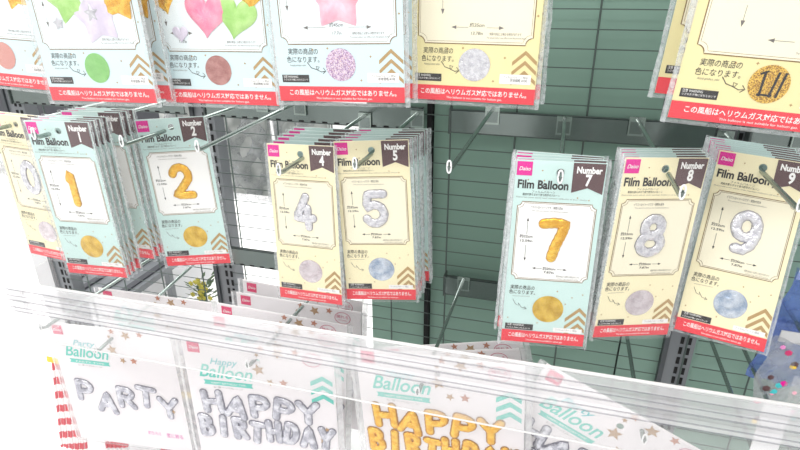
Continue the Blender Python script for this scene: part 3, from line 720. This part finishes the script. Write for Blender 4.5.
# ================================================================= things at the right edge
def pillow(m, wd, hh, dep, mt_, seed, nx=14, nz=20):
    rnd = random.Random(seed); ph = [rnd.uniform(0, 6) for _ in range(8)]
    v = []; f = []
    for sgn in (-1, 1):
        for j in range(nz + 1):
            for i in range(nx + 1):
                u = i / nx * 2 - 1; w_ = j / nz * 2 - 1
                e = max(0, (1 - u ** 4) * (1 - w_ ** 4)) ** .5
                bumpy = .6 + .25 * sin(5 * u + 4 * w_ + ph[0]) + .2 * sin(9 * w_ - 7 * u + ph[1]) + .12 * sin(14 * u + ph[2] + 11 * w_)
                v.append((u * wd / 2 + .004 * sin(6 * w_ + ph[3]), sgn * dep / 2 * e * bumpy, w_ * hh / 2 + .003 * sin(7 * u + ph[4])))
    q = (nx + 1) * (nz + 1)
    for s_ in (0, q):
        for j in range(nz):
            for i in range(nx):
                a = s_ + j * (nx + 1) + i; f.append((a, a + 1, a + nx + 2, a + nx + 1))
    m.add(v, f, mt_, True)
o = empty('blue_gift_bag'); m = MB(); pillow(m, .10, .22, .05, 'bluefilm', 3); m.build('film', o)
m = MB(); m.box(-.045, .045, -.001, .001, .09, .118, 'white'); m.build('header_card', o)
place(o, (.428, -.20, -.535), -5, 0, 6); tag(o, 'crumpled translucent blue plastic bag beside the number 9 packs at the right edge', 'gift bag')
o = empty('floral_gift_bag'); m = MB(); pillow(m, .10, .17, .03, 'greyfilm', 8)
rnd = random.Random(4)
for k in range(38):
    m.puff(star_r(6, .7), rnd.uniform(-.044, .044), rnd.uniform(-.078, .078), rnd.uniform(.003, .007), .001, rnd.choice(['magenta', 'pinktext', 'strawyellow', 'tealdark', 'brown', 'rosefoil', 'ring']), -.012, 18, 2)
m.build('film', o)
MB().box(-.04, .04, -.001, .001, .078, .098, 'palegrey').build('header_card', o)
place(o, (.405, -.262, -.600), 0, 0, 2); tag(o, 'clear gift bag printed with small colourful flowers under the blue bag', 'gift bag')
make_hook((.41, Y0, -.245), (.41, -.30, -.25), 'display hook behind the blue bag at the right edge')
make_hook((.405, Y0, -.505), (.405, -.29, -.512), 'display hook carrying the flowered gift bag')

# ================================================================= striped paper straws under the PARTY bag
def straw_pack(mt_, n=10, hgt=.26):
    root = empty('straw_pack')
    for k in range(n):
        m = MB(); x = (k - (n - 1) / 2) * .0068; yy = .002 * (k % 2)
        m.tube([(x, yy, 0), (x, yy, -hgt)], .0031, mt_, 10, cap=False); m.build('paper_straw', root)
    m = MB(); w2 = n * .0036 + .004
    m.add([(-w2, -.0055, .02), (w2, -.0055, .02), (w2, -.0055, -hgt - .006), (-w2, -.0055, -hgt - .006)], [(0, 1, 2, 3)], 'sleeve')
    m.build('plastic_sleeve', root)
    m = MB(); m.box(-w2, w2, -.0062, -.0056, .004, .02, 'strawyellow'); m.build('header_strip', root)
    return root
s1 = straw_pack('strawred'); place(s1, (-1.012, -.345, -.795), 10, 0, 10); tag(s1, 'pack of red and white striped paper straws sticking out left of the PARTY bag', 'straw pack', 'straw packs below the PARTY bag')
s3 = copy_tree(s1); place(s3, (-.955, -.31, -.845), 0, 0, 4); tag(s3, 'pack of red and white striped straws just below the left corner of the PARTY bag', 'straw pack', 'straw packs below the PARTY bag')
s2 = straw_pack('strawgrey'); place(s2, (-.845, -.30, -.86), 0, 0, -10); tag(s2, 'pack of dark grey and white striped straws below the PARTY bag', 'straw pack', 'straw packs below the PARTY bag')
s4 = straw_pack('strawred', 5); place(s4, (-.79, -.315, -.86), 0, 0, 8); tag(s4, 'narrow pack of red striped straws crossing the dark grey straws', 'straw pack', 'straw packs below the PARTY bag')
s5 = copy_tree(s2); place(s5, (-.735, -.30, -.86), 0, 0, -6); tag(s5, 'pack of dark striped straws below the right corner of the PARTY bag', 'straw pack', 'straw packs below the PARTY bag')
m = MB(); m.box(-1.16, -.62, -.40, -.02, -1.145 + ZC, -1.135 + ZC, 'palegrey'); m.box(-1.16, -.62, -.404, -.40, -1.15 + ZC, -1.12 + ZC, 'palegrey')
sh = m.build('lower_shelf_board'); tag(sh, 'pale grey shelf board under the striped straw packs', 'shelf')

# ================================================================= seen through the open mesh at the left
for i, (x, z, s_) in enumerate(((-1.02, -.42, 4), (-.84, -.44, 5), (-.66, -.42, 6), (-1.28, -.34, 7))):
    o = empty('clear_goods_bag'); m = MB(); pillow(m, .17, .30, .06, 'greyfilm', s_); m.build('film', o)
    m = MB(); m.box(-.06, .06, -.001, .001, .14, .17, 'palegrey'); m.build('header_card', o)
    m = MB(); m.box(-.078, .078, -.012, .012, -.125, .13, ['mottled', 'mottled', 'mottled', 'darkgrey'][i]); m.build('contents', o)
    place(o, (x, .22, z), 0, 0, 0)
    tag(o, 'crumpled clear bag hanging behind the open wire mesh, ' + ['second from the left', 'third from the left', 'rightmost beside the number 4 packs', 'leftmost behind the number packs'][i], 'plastic bag', 'clear bags behind the mesh')
m = MB(); m.tube([(-2.0, .22, -.245 + ZC), (-.42, .22, -.245 + ZC)], .004, 'wire', 8)
tag(m.build('hanging_bar'), 'thin grey bar behind the mesh carrying the clear bags', 'bar')
o = empty('dark_goods_box', (-1.62, .45, ZC - .60)); m = MB(); m.box(-.30, .26, -.1, .2, 0, .42, 'darkgrey'); m.build('box_body', o)
m = MB(); m.puff(circ, -.08, .30, .07, .02, 'darkred', -.101, 24, 4); m.build('red_panel', o)
tag(o, 'dark display box with a red round panel in the gap below the top left packs', 'box')
m = MB(); m.box(-1.95, -1.33, .37, .66, 0, ZC - .602, 'palegrey'); tag(m.build('display_plinth'), 'pale grey plinth under the dark box at the far left', 'plinth')
# grey slatted shelf, low behind the number 1 packs
m = MB(); m.box(-1.50, -1.235, .075, .36, -.92 + ZC, -.90 + ZC, 'upright')
for k in range(4): m.box(-1.485 + k * .07, -1.462 + k * .07, .07, .365, -.90 + ZC, -.894 + ZC, 'darkgrey')
for x in (-1.48, -1.27): m.box(x, x + .02, .30, .32, 0, -.92 + ZC, 'upright')
tag(m.build('slatted_shelf'), 'low grey shelf with dark slats seen below the number 1 packs', 'shelf')
# small table with an artificial bouquet
o = empty('white_table', (-.9, .30, 0)); m = MB(); m.box(-.3, .3, -.16, .2, ZC - 1.05, ZC - 1.03, 'white'); m.build('tabletop', o)
for sx in (-.28, .26):
    for sy in (-.15, .17): MB().box(sx, sx + .02, sy, sy + .02, 0, ZC - 1.05, 'white').build('leg', o)
tag(o, 'white low table behind the gondola, under the small bouquet', 'table')
o = empty('artificial_bouquet', (-1.125, .30, ZC - 1.03)); o.scale = (.7, .7, .7); rnd = random.Random(9)
m = MB()
for k in range(46):
    a = rnd.uniform(0, 6.28); r_ = rnd.uniform(.01, .06); z = rnd.uniform(.03, .13); c, s_ = cos(a), sin(a)
    m.add([(c * r_, s_ * r_, z), (c * (r_ + .02) - s_ * .008, s_ * (r_ + .02) + c * .008, z + .014), (c * (r_ + .04), s_ * (r_ + .04), z + .02), (c * (r_ + .02) + s_ * .008, s_ * (r_ + .02) - c * .008, z + .008)], [(0, 1, 2, 3)], 'leaf')
m.tube([(0, 0, 0), (0, 0, .1)], .02, 'leaf', 8); m.build('leaves', o)
m = MB()
for k in range(16):
    m.puff(star_r(6, .6), rnd.uniform(-.02, .07), rnd.uniform(.05, .16), .016, .008, 'petal', rnd.uniform(-.06, -.03), 24, 3)
m.build('yellow_flowers', o)
tag(o, 'small green and yellow artificial bouquet seen through the mesh below the number 2 pack', 'bouquet')
# far cart at the left edge
o = empty('shopping_cart', (-4.3, 2.5, 0))
m = MB(); m.box(-.3, .15, -.25, .25, .45, .5, 'darkgrey'); m.box(-.3, .15, -.25, .25, .2, .24, 'darkgrey')
for sx in (-.3, .13):
    for sy in (-.25, .23): m.box(sx, sx + .02, sy, sy + .02, .06, .95, 'darkgrey')
m.build('frame', o)
for sx in (-.28, .12):
    for sy in (-.22, .22): MB().tube([(sx, sy - .015, .05), (sx, sy + .015, .05)], .05, 'slot', 14).build('wheel', o)
tag(o, 'dark shopping cart far away at the left edge beside the number 0 pack', 'cart')
